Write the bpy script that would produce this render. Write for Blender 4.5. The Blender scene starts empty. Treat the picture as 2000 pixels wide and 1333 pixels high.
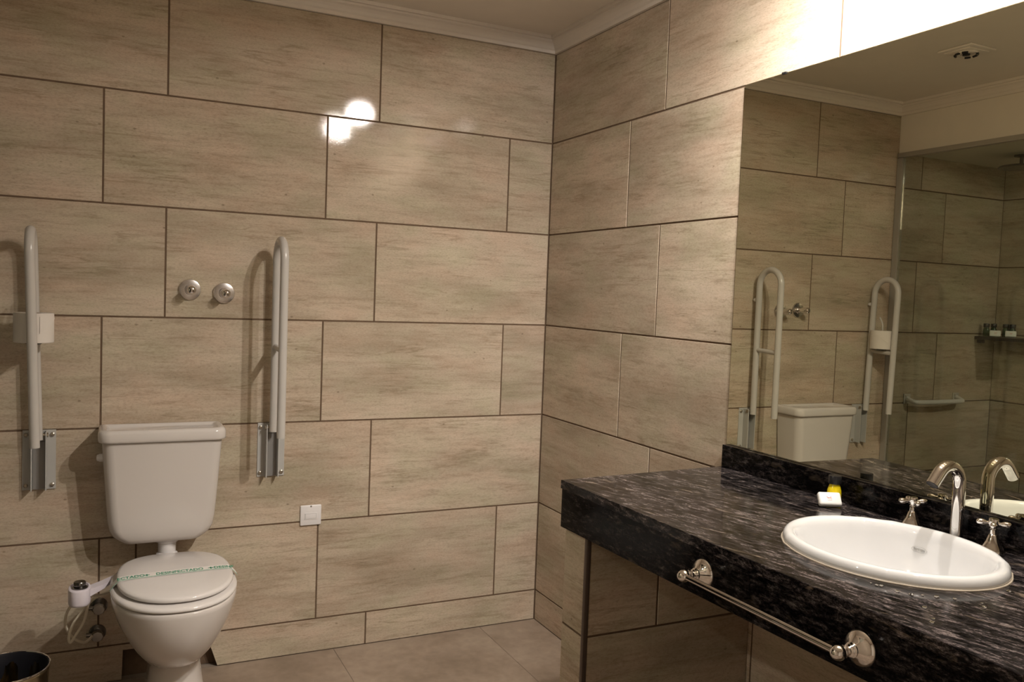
import bpy, bmesh, math, random
from mathutils import Vector, Matrix
random.seed(7)
C = bpy.context.scene.collection
sc = bpy.context.scene
PI = math.pi

# ------------------------------------------------------------ camera
yaw, pitch, roll = -0.45087, -0.05505, 0.03735
fwd = Vector((math.sin(-yaw)*math.cos(pitch), math.cos(yaw)*math.cos(pitch), math.sin(pitch)))
rt = Vector((math.cos(yaw), math.sin(yaw), 0)); up = rt.cross(fwd)
R = rt*math.cos(roll)+up*math.sin(roll); U = -rt*math.sin(roll)+up*math.cos(roll)
cd = bpy.data.cameras.new('camera'); cam = bpy.data.objects.new('camera', cd); C.objects.link(cam)
cam.matrix_world = Matrix(((R.x, U.x, -fwd.x, -1.66843), (R.y, U.y, -fwd.y, -3.13064), (R.z, U.z, -fwd.z, 1.37575), (0, 0, 0, 1)))
cd.sensor_width = 36; cd.lens = 1658.2*36/2000; cd.clip_start = 0.02
sc.camera = cam

# ------------------------------------------------------------ world, exposure, main lights
w = bpy.data.worlds.new('world'); sc.world = w; w.use_nodes = True
w.node_tree.nodes['Background'].inputs[0].default_value = (1, .9, .78, 1)
w.node_tree.nodes['Background'].inputs[1].default_value = 0.0
vs = sc.view_settings
vs.view_transform = 'Standard'; vs.look = 'None'; vs.gamma = 1; vs.use_curve_mapping = False
vs.exposure = 0.0
WARM = (1, .935, .86)
def bulb(pos, watt, col=WARM, radius=.024):
    """recessed downlight with a wide batwing distribution (strongest near 55 degrees off axis)"""
    l = bpy.data.lights.new('downlight_bulb', 'POINT'); l.shadow_soft_size = radius; l.energy = watt; l.color = col
    l.use_nodes = True; nt = l.node_tree; em = nt.nodes['Emission']
    tc = nt.nodes.new('ShaderNodeTexCoord'); sx = nt.nodes.new('ShaderNodeSeparateXYZ'); ab = nt.nodes.new('ShaderNodeMath'); ab.operation = 'MULTIPLY'; ab.inputs[1].default_value = -1
    cr = nt.nodes.new('ShaderNodeValToRGB'); e = cr.color_ramp.elements
    stops = [(0.0, 0.0), (.05, .14), (.20, .25), (.36, .42), (.52, .70), (.66, .95), (.80, 1.0), (.92, .55), (1.0, .37)]
    while len(e) < len(stops): e.new(.5)
    for k, (p_, v_) in zip(e, stops): k.position = p_; k.color = (v_, v_, v_, 1)
    nt.links.new(tc.outputs['Normal'], sx.inputs[0]); nt.links.new(sx.outputs[2], ab.inputs[0]); nt.links.new(ab.outputs[0], cr.inputs[0]); nt.links.new(cr.outputs[0], em.inputs['Strength'])
    o = bpy.data.objects.new('downlight_bulb', l); o.location = pos; o.rotation_euler.y = math.radians(-7); C.objects.link(o); return o
bulb((-.33, -1.78, 2.392), 108); bulb((-.33, -2.30, 2.392), 108)     # the two downlights over the vanity
bulb((-2.55, -1.78, 2.145), 38)                                     # shower

# ------------------------------------------------------------ materials
def mat(name):
    m = bpy.data.materials.new(name); m.use_nodes = True
    nt = m.node_tree; return m, nt, nt.nodes['Principled BSDF']
def N(nt, t, **kw):
    n = nt.nodes.new(t)
    for k, v in kw.items():
        if k.startswith('i_'): n.inputs[k[2:].replace('_', ' ')].default_value = v
        else: setattr(n, k, v)
    return n
def ramp(nt, stops, interp='LINEAR'):
    r = nt.nodes.new('ShaderNodeValToRGB'); cr = r.color_ramp; cr.interpolation = interp
    while len(cr.elements) < len(stops): cr.elements.new(0.5)
    for e, (p, c) in zip(cr.elements, stops):
        e.position = p; e.color = (*c, 1) if len(c) == 3 else c
    return r
def mix(nt, a, b, f, mode='MIX'):
    n = nt.nodes.new('ShaderNodeMix'); n.data_type = 'RGBA'; n.blend_type = mode; n.clamp_factor = True
    for s, v in ((6, a), (7, b), (0, f)):
        if hasattr(v, 'links') or hasattr(v, 'is_output'): nt.links.new(v, n.inputs[s])
        else: n.inputs[s].default_value = v if s == 0 else (*v, 1)
    return n.outputs[2]
def simple(name, col, rough=.4, metal=0, noise=.04, scale=8, **kw):
    m, nt, b = mat(name)
    tc = N(nt, 'ShaderNodeTexCoord'); n = N(nt, 'ShaderNodeTexNoise', i_Scale=scale, i_Detail=4.0)
    nt.links.new(tc.outputs['Object'], n.inputs['Vector'])
    r = ramp(nt, [(.3, tuple(max(0, c*(1-noise)) for c in col)), (.7, tuple(c*(1+noise) for c in col))])
    nt.links.new(n.outputs['Fac'], r.inputs[0]); nt.links.new(r.outputs[0], b.inputs['Base Color'])
    b.inputs['Roughness'].default_value = rough; b.inputs['Metallic'].default_value = metal
    for k, v in kw.items(): b.inputs[k.replace('_', ' ')].default_value = v
    return m

def travertine():
    m, nt, b = mat('travertine_porcelain'); L = nt.links.new
    tc = N(nt, 'ShaderNodeTexCoord'); oi = N(nt, 'ShaderNodeObjectInfo')
    sc_ = N(nt, 'ShaderNodeVectorMath', operation='SCALE'); sc_.inputs[0].default_value = (37.1, 11.7, 53.3)
    L(oi.outputs['Random'], sc_.inputs['Scale'])
    add = N(nt, 'ShaderNodeVectorMath', operation='ADD'); L(tc.outputs['Object'], add.inputs[0]); L(sc_.outputs[0], add.inputs[1])
    def noise(scale_vec, s, det=6.0, rough=.6, dist=0.0):
        mp = N(nt, 'ShaderNodeMapping'); mp.inputs['Scale'].default_value = scale_vec; L(add.outputs[0], mp.inputs[0])
        n = N(nt, 'ShaderNodeTexNoise'); n.inputs['Scale'].default_value = s; n.inputs['Detail'].default_value = det
        n.inputs['Roughness'].default_value = rough; n.inputs['Distortion'].default_value = dist
        L(mp.outputs[0], n.inputs['Vector']); return n.outputs['Fac']
    big = noise((.8, 1, 3.2), 2.4, 4, .55, .15)
    hue = noise((1, 1, 2.0), 5.0, 3, .5)
    streak = noise((1.7, 3, 15), 4.5, 10, .74, .15)
    vein = noise((.7, 2, 9), 3.2, 9, .60, .35)
    fine = noise((5, 5, 14), 20.0, 5, .8)
    r1 = ramp(nt, [(.30, (.40, .328, .245)), (.5, (.505, .415, .322)), (.7, (.585, .487, .388))]); L(big, r1.inputs[0])
    r2 = ramp(nt, [(.32, (.95, 1.0, .96)), (.5, (1, 1, 1)), (.68, (1.03, .975, .97))]); L(hue, r2.inputs[0])
    c = mix(nt, r1.outputs[0], r2.outputs[0], 1.0, 'MULTIPLY')
    r3 = ramp(nt, [(.34, (.72, .70, .66)), (.45, (.93, .92, .90)), (.54, (1, 1, 1)), (.70, (1.10, 1.10, 1.10))]); L(streak, r3.inputs[0])
    c = mix(nt, c, r3.outputs[0], .75, 'MULTIPLY')
    # thin dark wavy veins
    r4 = ramp(nt, [(.468, (1, 1, 1)), (.492, (.60, .57, .50)), (.502, (.58, .55, .48)), (.535, (1, 1, 1))]); L(vein, r4.inputs[0])
    mask = noise((1, 1, 4), 3.3, 2); rm = ramp(nt, [(.48, (0, 0, 0)), (.62, (1, 1, 1))]); L(mask, rm.inputs[0])
    mm = N(nt, 'ShaderNodeMath', operation='MULTIPLY'); L(rm.outputs[0], mm.inputs[0]); mm.inputs[1].default_value = .55
    c = mix(nt, c, r4.outputs[0], mm.outputs[0], 'MULTIPLY')
    r5 = ramp(nt, [(.34, (.64, .61, .56)), (.47, (.96, .96, .95)), (.70, (1.16, 1.15, 1.14))]); L(fine, r5.inputs[0])
    c = mix(nt, c, r5.outputs[0], .7, 'MULTIPLY')
    # sparse pits
    mp = N(nt, 'ShaderNodeMapping'); mp.inputs['Scale'].default_value = (1, 1, 1.6); L(add.outputs[0], mp.inputs[0])
    vo = N(nt, 'ShaderNodeTexVoronoi'); vo.inputs['Scale'].default_value = 9; L(mp.outputs[0], vo.inputs['Vector'])
    rp = ramp(nt, [(.0, (.3, .3, .3)), (.035, (.45, .43, .38)), (.055, (1, 1, 1))]); L(vo.outputs['Distance'], rp.inputs[0])
    c = mix(nt, c, rp.outputs[0], .6, 'MULTIPLY')
    tone = N(nt, 'ShaderNodeMapRange'); L(oi.outputs['Random'], tone.inputs[0]); tone.inputs[3].default_value = .93; tone.inputs[4].default_value = 1.05
    c = mix(nt, c, tone.outputs[0], 1.0, 'MULTIPLY')
    L(c, b.inputs['Base Color'])
    rr = ramp(nt, [(.3, (.03,)*3), (.7, (.065,)*3)]); L(fine, rr.inputs[0]); L(rr.outputs[0], b.inputs['Roughness'])
    bp = N(nt, 'ShaderNodeBump'); bp.inputs['Strength'].default_value = .03; bp.inputs['Distance'].default_value = .002
    L(fine, bp.inputs['Height']); L(bp.outputs[0], b.inputs['Normal'])
    b.inputs['Specular IOR Level'].default_value = .36
    return m

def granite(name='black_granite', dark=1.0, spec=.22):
    m, nt, b = mat(name); L = nt.links.new
    tc = N(nt, 'ShaderNodeTexCoord')
    rot = N(nt, 'ShaderNodeMapping'); rot.inputs['Rotation'].default_value = (0, 0, math.radians(-14)); L(tc.outputs['Object'], rot.inputs[0])
    def noise(sv, s, det=8.0, rough=.65, dist=0.0):
        mp = N(nt, 'ShaderNodeMapping'); mp.inputs['Scale'].default_value = sv; L(rot.outputs[0], mp.inputs[0])
        n = N(nt, 'ShaderNodeTexNoise'); n.inputs['Scale'].default_value = s; n.inputs['Detail'].default_value = det
        n.inputs['Roughness'].default_value = rough; n.inputs['Distortion'].default_value = dist; L(mp.outputs[0], n.inputs['Vector']); return n.outputs['Fac']
    a = noise((9, 2.2, 9), 11, 10, .72, .25)
    r1 = ramp(nt, [(.40, (.004, .0035, .004)), (.50, (.030, .025, .026)), (.57, (.105, .085, .083)), (.65, (.24, .20, .19)), (.74, (.56, .49, .45))]); L(a, r1.inputs[0])
    g = noise((12, 5, 12), 40, 5, .8, .1)
    r2 = ramp(nt, [(.40, (.12, .12, .12)), (.52, (.8, .8, .8)), (.66, (1.9, 1.9, 1.9))]); L(g, r2.inputs[0])
    c = mix(nt, r1.outputs[0], r2.outputs[0], .85, 'MULTIPLY')
    pt = noise((2.5, 1.2, 2.5), 5, 4, .6, .3); r4 = ramp(nt, [(.36, (.35, .35, .35)), (.55, (1.1, 1.1, 1.1))]); L(pt, r4.inputs[0])
    c = mix(nt, c, r4.outputs[0], 1.0, 'MULTIPLY')
    d = noise((7, 1.6, 7), 6, 6, .6, .5); r3 = ramp(nt, [(.61, (0, 0, 0)), (.70, (.12, .09, .065))]); L(d, r3.inputs[0])
    c = mix(nt, c, r3.outputs[0], 1.0, 'ADD')
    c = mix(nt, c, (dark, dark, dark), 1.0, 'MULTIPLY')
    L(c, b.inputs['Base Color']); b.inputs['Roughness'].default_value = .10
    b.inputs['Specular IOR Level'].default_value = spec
    rr = ramp(nt, [(.4, (.06,)*3), (.7, (.22,)*3)]); L(g, rr.inputs[0]); L(rr.outputs[0], b.inputs['Roughness'])
    return m

def floor_mat():
    m, nt, b = mat('brown_floor_porcelain'); L = nt.links.new
    tc = N(nt, 'ShaderNodeTexCoord'); oi = N(nt, 'ShaderNodeObjectInfo')
    sc_ = N(nt, 'ShaderNodeVectorMath', operation='SCALE'); sc_.inputs[0].default_value = (31, 17, 5); L(oi.outputs['Random'], sc_.inputs['Scale'])
    add = N(nt, 'ShaderNodeVectorMath', operation='ADD'); L(tc.outputs['Object'], add.inputs[0]); L(sc_.outputs[0], add.inputs[1])
    n1 = N(nt, 'ShaderNodeTexNoise'); n1.inputs['Scale'].default_value = 4; n1.inputs['Detail'].default_value = 8; n1.inputs['Roughness'].default_value = .65; L(add.outputs[0], n1.inputs['Vector'])
    r = ramp(nt, [(.3, (.225, .17, .125)), (.5, (.30, .23, .175)), (.7, (.365, .29, .225))]); L(n1.outputs['Fac'], r.inputs[0])
    n2 = N(nt, 'ShaderNodeTexNoise'); n2.inputs['Scale'].default_value = 30; n2.inputs['Detail'].default_value = 6; L(add.outputs[0], n2.inputs['Vector'])
    r2 = ramp(nt, [(.3, (.88, .88, .88)), (.7, (1.08, 1.08, 1.08))]); L(n2.outputs['Fac'], r2.inputs[0])
    L(mix(nt, r.outputs[0], r2.outputs[0], 1.0, 'MULTIPLY'), b.inputs['Base Color']); b.inputs['Roughness'].default_value = .38
    return m

M = {}
M['tile'] = travertine(); M['granite'] = granite(); M['granite_shaded'] = granite('black_granite_shaded', .30, .10); M['floor'] = floor_mat()  # second granite: same stone for apron and backsplash, shade put into its darker colour
M['grout'] = simple('brown_grout', (.13, .082, .05), .9, noise=.15, scale=40)
M['floorgrout'] = simple('tan_grout', (.24, .19, .15), .9, noise=.1, scale=40)
M['plaster'] = simple('white_plaster', (.76, .70, .63), .8, noise=.02)
M['cornice'] = simple('white_cornice_paint', (.74, .68, .62), .55, noise=.02)
M['ceramic'] = simple('white_ceramic', (.58, .535, .505), .10, noise=.01, Coat_Weight=.3)
M['sink'] = simple('white_sink_ceramic', (.80, .80, .815), .07, noise=.01, Coat_Weight=.4)
M['seat'] = simple('white_seat_plastic', (.66, .62, .60), .07, noise=.01)
M['enamel'] = simple('white_enamelled_tube', (.50, .47, .44), .25, noise=.02)
M['plate'] = simple('painted_steel_plate', (.44, .43, .41), .35, noise=.03)
M['grey'] = simple('grey_steel_channel', (.27, .26, .25), .4, metal=.3)
M['screw'] = simple('zinc_screw', (.45, .40, .33), .35, metal=.9)
M['chrome'] = simple('chrome', (.82, .80, .79), .05, metal=1, noise=.01)
M['satin'] = simple('satin_chrome', (.74, .71, .70), .22, metal=1, noise=.01)
M['darkchrome'] = simple('aged_chrome', (.22, .21, .20), .22, metal=1, noise=.1)
M['trim'] = simple('dark_metal_trim', (.11, .08, .065), .35, metal=.4)
M['frame'] = simple('brushed_aluminium', (.40, .37, .33), .5, metal=.4)
M['roll'] = simple('toilet_paper', (.66, .61, .56), .95, noise=.03)
M['card'] = simple('cardboard_core', (.30, .21, .13), .9)
M['plastic'] = simple('white_plastic', (.74, .71, .71), .3, noise=.01)
M['bidetp'] = simple('lilac_white_plastic', (.62, .57, .62), .3, noise=.01)
M['hose'] = simple('cream_hose', (.70, .64, .52), .45, noise=.03)
M['black'] = simple('black_plastic', (.012, .012, .014), .25, noise=.1)
M['liner'] = simple('black_bin_liner', (.006, .006, .010), .45, noise=.2)
M['brass'] = simple('tinted_steel', (.42, .36, .24), .12, metal=1, noise=.03)
M['green'] = simple('green_print', (.02, .24, .13), .7)
M['paperband'] = simple('white_paper_band', (.69, .65, .62), .8, noise=.01)
M['red'] = simple('red_print', (.70, .16, .13), .6)
M['soap'] = simple('soap_wrapper', (.88, .86, .84), .35, noise=.02)
M['yellow'] = simple('yellow_gel', (.80, .62, .01), .2, noise=.05)
M['greenb'] = simple('dark_green_gel', (.020, .055, .018), .15, noise=.05)
M['greyprint'] = simple('grey_print', (.50, .49, .48), .5)
M['sealant'] = simple('cream_sealant', (.55, .47, .38), .4, noise=.05, scale=60)
M['shelf'] = simple('dark_shelf_stone', (.022, .017, .015), .3, noise=.2, scale=30)
M['beigewall'] = simple('beige_wall_paint', (.34, .28, .215), .7, noise=.05)
M['door'] = simple('white_door_paint', (.6, .55, .48), .45)
# mirror
m, nt, b = mat('silvered_mirror'); b.inputs['Base Color'].default_value = (.70, .695, .56, 1); b.inputs['Metallic'].default_value = 1
b.inputs['Roughness'].default_value = 0.0
n = N(nt, 'ShaderNodeTexNoise', i_Scale=3.0); tcc = N(nt, 'ShaderNodeTexCoord'); nt.links.new(tcc.outputs['Object'], n.inputs['Vector'])
r = ramp(nt, [(0, (.70, .695, .56)), (1, (.71, .70, .57))]); nt.links.new(n.outputs['Fac'], r.inputs[0]); nt.links.new(r.outputs[0], b.inputs['Base Color'])
M['mirror'] = m
# clear glass panel: transparent with fresnel reflection
m, nt, b = mat('clear_glass'); nt.nodes.remove(b); out = [x for x in nt.nodes if x.type == 'OUTPUT_MATERIAL'][0]
tr = N(nt, 'ShaderNodeBsdfTransparent'); tr.inputs[0].default_value = (.90, .93, .90, 1)
gl = N(nt, 'ShaderNodeBsdfGlossy'); gl.inputs['Roughness'].default_value = 0.0
fr = N(nt, 'ShaderNodeFresnel'); fr.inputs[0].default_value = 1.45; ms = N(nt, 'ShaderNodeMixShader')
nt.links.new(fr.outputs[0], ms.inputs[0]); nt.links.new(tr.outputs[0], ms.inputs[1]); nt.links.new(gl.outputs[0], ms.inputs[2]); nt.links.new(ms.outputs[0], out.inputs[0])
M['glass'] = m
m, nt, b = mat('water'); b.inputs['Base Color'].default_value = (1, 1, 1, 1); b.inputs['Roughness'].default_value = 0; b.inputs['IOR'].default_value = 1.33; b.inputs['Transmission Weight'].default_value = 1.0
M['water'] = m
m, nt, b = mat('lamp_lens'); b.inputs['Emission Color'].default_value = (1, .86, .70, 1); b.inputs['Emission Strength'].default_value = 60; b.inputs['Base Color'].default_value = (.9, .9, .9, 1)
M['lens'] = m

# ------------------------------------------------------------ mesh helpers
class MB:
    def __init__(s): s.bm = bmesh.new()
    def box(s, x0, x1, y0, y1, z0, z1, bev=0, seg=2):
        bm = bmesh.new(); bmesh.ops.create_cube(bm, size=1)
        for v in bm.verts: v.co = Vector(((x0+x1)/2+v.co.x*(x1-x0), (y0+y1)/2+v.co.y*(y1-y0), (z0+z1)/2+v.co.z*(z1-z0)))
        if bev: bmesh.ops.bevel(bm, geom=bm.edges[:], offset=bev, segments=seg, profile=.5, affect='EDGES')
        s.merge(bm); return s
    def merge(s, bm, mat4=None):
        me = bpy.data.meshes.new('t'); bm.to_mesh(me); bm.free()
        if mat4 is not None: me.transform(mat4)
        s.bm.from_mesh(me); bpy.data.meshes.remove(me)
    def loft(s, rings, cap0=True, cap1=True, closed=True):
        vs = [[s.bm.verts.new(p) for p in r] for r in rings]; n = len(rings[0])
        for a, b_ in zip(vs, vs[1:]):
            for i in range(n if closed else n-1):
                j = (i+1) % n
                s.bm.faces.new((a[i], a[j], b_[j], b_[i]))
        if cap0: s.bm.faces.new(vs[0][::-1])
        if cap1: s.bm.faces.new(vs[-1])
        return s
    def lathe(s, prof, origin=(0, 0, 0), axis='z', n=32, cap0=True, cap1=True):
        o = Vector(origin); rings = []
        if isinstance(axis, str): ax = {'x': Vector((1, 0, 0)), 'y': Vector((0, 1, 0)), 'z': Vector((0, 0, 1)), '-y': Vector((0, -1, 0)), '-x': Vector((-1, 0, 0))}[axis]
        else: ax = Vector(axis).normalized()
        q = Vector((0, 0, 1)).rotation_difference(ax)
        for r_, h in prof:
            rings.append([o+q @ Vector((max(r_, 1e-5)*math.cos(2*PI*i/n), max(r_, 1e-5)*math.sin(2*PI*i/n), h)) for i in range(n)])
        return s.loft(rings, cap0, cap1)
    def tube(s, pts, r, n=14, cap=True):
        pts = [Vector(p) for p in pts]; rings = []; prev = None
        for i, p in enumerate(pts):
            t = (pts[min(i+1, len(pts)-1)]-pts[max(i-1, 0)]).normalized()
            if prev is None:
                a = Vector((0, 0, 1)) if abs(t.z) < .9 else Vector((1, 0, 0)); u = t.cross(a).normalized()
            else: u = (prev - t*prev.dot(t)).normalized()
            prev = u; v = t.cross(u)
            rr = r[i] if isinstance(r, (list, tuple)) else r
            rings.append([p+u*rr*math.cos(2*PI*k/n)+v*rr*math.sin(2*PI*k/n) for k in range(n)])
        return s.loft(rings, cap, cap)
    def build(s, name, material, parent=None, smooth=True, loc=None, rotz=0, auto=35):
        bm = s.bm; bmesh.ops.recalc_face_normals(bm, faces=bm.faces[:])
        me = bpy.data.meshes.new(name); bm.to_mesh(me); bm.free(); me.materials.append(material)
        if smooth:
            for p in me.polygons: p.use_smooth = True
            me.set_sharp_from_angle(angle=math.radians(auto))
        o = bpy.data.objects.new(name, me); C.objects.link(o)
        if parent: o.parent = parent
        if loc is not None: o.location = loc
        o.rotation_euler.z = rotz
        return o
def tag(o, label, cat, group=None, kind=None):
    o['label'] = label; o['category'] = cat
    if group: o['group'] = group
    if kind: o['kind'] = kind
    return o
def thing(name, label, cat, loc=(0, 0, 0), rotz=0, group=None, kind=None):
    o = bpy.data.objects.new(name, None); C.objects.link(o); o.location = loc; o.rotation_euler.z = rotz; o.empty_display_size = .05
    return tag(o, label, cat, group, kind)
def copy_tree(o, parent=None):
    c = o.copy(); C.objects.link(c)
    if parent: c.parent = parent
    for ch in list(o.children): copy_tree(ch, c)
    return c
def bez(pts, n=40):
    P = [Vector(p) for p in pts]; P = [2*P[0]-P[1]]+P+[2*P[-1]-P[-2]]; out = []
    segs = len(P)-3
    for i in range(segs):
        a, b_, c, d = P[i:i+4]; k = max(2, n//segs)
        for j in range(k):
            t = j/k; out.append(.5*((2*b_)+(-a+c)*t+(2*a-5*b_+4*c-d)*t*t+(-a+3*b_-3*c+d)*t*t*t))
    out.append(P[-2]); return out
def text_mesh(body, size, material, parent, matrix, name='lettering', extrude=.0004, align='CENTER', bold=0.0, sx=1.0):
    cu = bpy.data.curves.new('t', 'FONT'); cu.body = body; cu.size = size; cu.extrude = extrude; cu.align_x = align; cu.align_y = 'CENTER'; cu.offset = bold
    cu.resolution_u = 3
    to = bpy.data.objects.new('t', cu); C.objects.link(to)
    dg = bpy.context.evaluated_depsgraph_get(); dg.update()
    me = bpy.data.meshes.new_from_object(to.evaluated_get(dg)); bpy.data.objects.remove(to); bpy.data.curves.remove(cu)
    me.transform(Matrix.Diagonal((sx, 1, 1, 1))); me.transform(matrix); me.materials.clear(); me.materials.append(material)
    o = bpy.data.objects.new(name, me); C.objects.link(o)
    if parent: o.parent = parent
    return o

# ------------------------------------------------------------ tiling
H0, H, W = .1267, .375, .7374
J = .0029          # half joint
ZT = 2.364         # top of the tiling
_tc = {}
def tile_poly(poly, parent, wall_loc, rotz, material=None):
    """prism with a chamfered front edge; poly in wall coords (u, z), front facing local -y"""
    u0 = min(p[0] for p in poly); z0 = min(p[1] for p in poly)
    key = tuple((round(p[0]-u0, 4), round(p[1]-z0, 4)) for p in poly)
    if key not in _tc:
        cx = sum(p[0] for p in key)/len(key); cz = sum(p[1] for p in key)/len(key)
        bm = bmesh.new(); n = len(key); rings = []
        def inset(d):
            out = []
            for i in range(n):
                a = Vector(key[i-1]); b_ = Vector(key[i]); c = Vector(key[(i+1) % n])
                d1 = (b_-a).normalized(); d2 = (c-b_).normalized()
                n1 = Vector((-d1.y, d1.x)); n2 = Vector((-d2.y, d2.x)); k = (n1+n2)/(1+n1.dot(n2))
                out.append(b_+k*d)
            return out
        for ins, y in ((0, .008), (0, .0008), (.0008, 0)):
            rings.append([bm.verts.new((p[0], y, p[1])) for p in inset(ins)])
        for a, b_ in zip(rings, rings[1:]):
            for i in range(n): bm.faces.new((a[i], a[(i+1) % n], b_[(i+1) % n], b_[i]))
        bm.faces.new(rings[-1]); bmesh.ops.recalc_face_normals(bm, faces=bm.faces[:])
        if bm.faces[:][-1].normal.y > 0: bmesh.ops.reverse_faces(bm, faces=bm.faces[:])
        me = bpy.data.meshes.new('tile'); bm.to_mesh(me); bm.free(); me.materials.append(material or M['tile']); _tc[key] = me
    o = bpy.data.objects.new('tile', _tc[key]); C.objects.link(o); o.parent = parent
    ca, sa = math.cos(rotz), math.sin(rotz)
    jit = random.uniform(-.0005, .0003)
    o.location = (wall_loc[0]+ca*u0-sa*jit, wall_loc[1]+sa*u0+ca*jit, z0); o.rotation_euler.z = rotz + random.uniform(-.0006, .0006)
    return o
def rows_upto(zmax, zmin=0):
    out = []; zs = [0]+[H0+k*H for k in range(6)]+[ZT]
    for i, (a, b_) in enumerate(zip(zs, zs[1:])):
        a = max(a, zmin); b2 = min(b_, zmax)
        if b2-a > .01: out.append((i, a+(J if a > zmin or a > 0 else .002), b2-J))
    return out
def tile_wall(parent, wall_loc, rotz, u0, u1, breaksA, breaksB, zmax=ZT, zmin=0, special=None):
    """row 0 (bottom) is A, then B, A, B ..."""
    for i, za, zb in rows_upto(zmax, zmin):
        br = breaksA if i % 2 == 0 else breaksB
        us = [u0]+sorted(b_ for b_ in br if u0+.02 < b_ < u1-.02)+[u1]
        if special: us = special(i, us)
        for a, b_ in zip(us, us[1:]):
            a2 = a+J if a > u0 else a+.001; b2 = b_-J if b_ < u1 else b_-.001
            poly = [(a2, za), (b2, za), (b2, zb), (a2, zb)]
            if special and i == 0 and rotz == 0:
                if a < CUT[0] < b_: poly = [(a2, za), (CUT[0], za), (CUT[0]+.003, .105), (b2, .105), (b2, zb), (a2, zb)]
                elif a < CUT[1] < b_: poly = [(CUT[1], za), (b2, za), (b2, zb), (a2, zb), (a2, .105), (CUT[1]-.034, .105)]
            tile_poly(poly, parent, wall_loc, rotz)
CUT = (-1.596, -1.283)

def struct(name, label, mb, material, cat):
    o = mb.build(name, material, smooth=False); return tag(o, label, cat, kind='structure')

XL = -2.88; YS = -2.25; YF = -4.05; ZC = 2.42; ZS = 2.175; XS = -2.03
# back wall: tiled, body behind leaves a shallow recess behind the toilet foot
wb = MB()
wb.box(XL-.12, CUT[0], .0016, .12, 0, ZC); wb.box(CUT[1]+.001, .12, .0016, .12, 0, ZC); wb.box(CUT[0], CUT[1]+.001, .0016, .12, .104, ZC); wb.box(CUT[0], CUT[1]+.001, .035, .12, 0, .104)
wall_back = struct('wall_back', 'long back wall of beige travertine tiles behind the toilet, dark joints', wb, M['grout'], 'wall')
A = [-.738-n*W for n in range(4)]; Bk = [-.195-n*W for n in range(5)]
def sp(i, us):
    if i == 1: us = sorted(us+[-1.556])
    return us
tile_wall(wall_back, (0, 0), 0, XL, -.003, A, Bk, special=sp)
# right wall
wr = MB().box(.0016, .12, YF, 0.0, 0, ZC)
wall_right = struct('wall_right', 'right-hand tiled wall that carries the mirror and vanity', wr, M['grout'], 'wall')
tile_wall(wall_right, (0, 0), -PI/2, .0025, -YF, [.78+n*W for n in range(5)], [.579+n*W for n in range(5)])
# left wall of the shower
wl = MB().box(XL-.12, XL-.0016, YS, 0.0, 0, ZC)
wall_left = struct('wall_left', 'far shower wall of beige tiles, seen only in the mirror', wl, M['grout'], 'wall')
tile_wall(wall_left, (XL, YS), PI/2, 0, -YS, [-YS-.50-n*W for n in range(4)], [-YS-.20-n*W for n in range(4)], zmax=ZS)
# shower end wall and near room walls (plain, off-frame)
struct('wall_shower', 'beige pier at the near end of the shower', MB().box(XL-.12, XS-.0, YF, YS, 0, ZC), M['beigewall'], 'wall')
struct('wall_front', 'plain beige wall facing the back wall', MB().box(XS, .12, YF-.12, YF, 0, ZC), M['beigewall'], 'wall')
d = struct('door_1', 'pale painted flush door in the wall opposite the toilet', MB().box(-1.75, -.93, YF-.002, YF+.03, .004, 2.05, .004), M['door'], 'door')
MB().tube(bez([(-1.66, YF+.03, 1.02), (-1.66, YF+.075, 1.02), (-1.54, YF+.08, 1.02)]), .009).build('door_handle', M['chrome'], d)
# vanity support piers
SX = -.548
for k, (ya, yb) in enumerate(((-1.302, -1.188), (-2.44, -2.33))):
    o = struct('wall_pier', ('far' if k == 0 else 'near')+' tiled pier carrying the end of the granite vanity', MB().box(SX+.0016, -.0025, ya+.0016, yb, 0, .768), M['grout'], 'wall')
    tile_wall(o, (SX, yb), -PI/2, .0, yb-ya-.012, [], [], zmax=.768)
    tile_wall(o, (SX, ya), 0, .012, -SX-.001, [], [], zmax=.768, special=lambda i, us: sorted(us+([.226] if i == 2 else [])))
    tile_wall(o, (-.001, yb), PI, .0, -SX-.004, [.32], [.32], zmax=.768)
    t = MB(); t.box(SX-.0015, SX+.011, ya-.0015, ya+.011, .001, .767, .0015); t.build('corner_trim', M['trim'], o)
# floor
fl = struct('floor', 'brown porcelain tiled bathroom floor', MB().box(XL-.12, .12, YF-.12, .12, -.1, -.0015), M['floorgrout'], 'floor')
xs = [XL]+[x for x in sorted(-.255-.607*k for k in range(6)) if x > XL]+[0.0]
ys = [-.607*k for k in range(8)]
fc = {}
for a, b_ in zip(xs, xs[1:]):
    for y1, y0 in zip(ys, ys[1:]):
        y0 = max(y0, YF)
        if y1-y0 < .02: continue
        key = (round(b_-a, 3), round(y1-y0, 3))
        if key not in fc:
            t = MB().box(.0012, b_-a-.0012, .0012, y1-y0-.0012, -.008, 0); bmesh.ops.bevel(t.bm, geom=[e for e in t.bm.edges if all(v.co.z > -.001 for v in e.verts)], offset=.0006, segments=1, affect='EDGES')
            o = t.build('tile', M['floor'], fl, smooth=False); fc[key] = o.data
        else:
            o = bpy.data.objects.new('tile', fc[key]); C.objects.link(o); o.parent = fl
        o.location = (a, y0, 0)
# ceiling and shower bulkhead
struct('ceiling', 'smooth white ceiling above the tiled walls', MB().box(XL-.12, .12, YF-.12, .12, ZC, ZC+.08), M['plaster'], 'ceiling')
struct('ceiling_bulkhead', 'white dropped bulkhead over the shower opening', MB().box(XL, XS, YS, -.001, ZS, ZC-.0005, 0), M['plaster'], 'ceiling')
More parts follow.
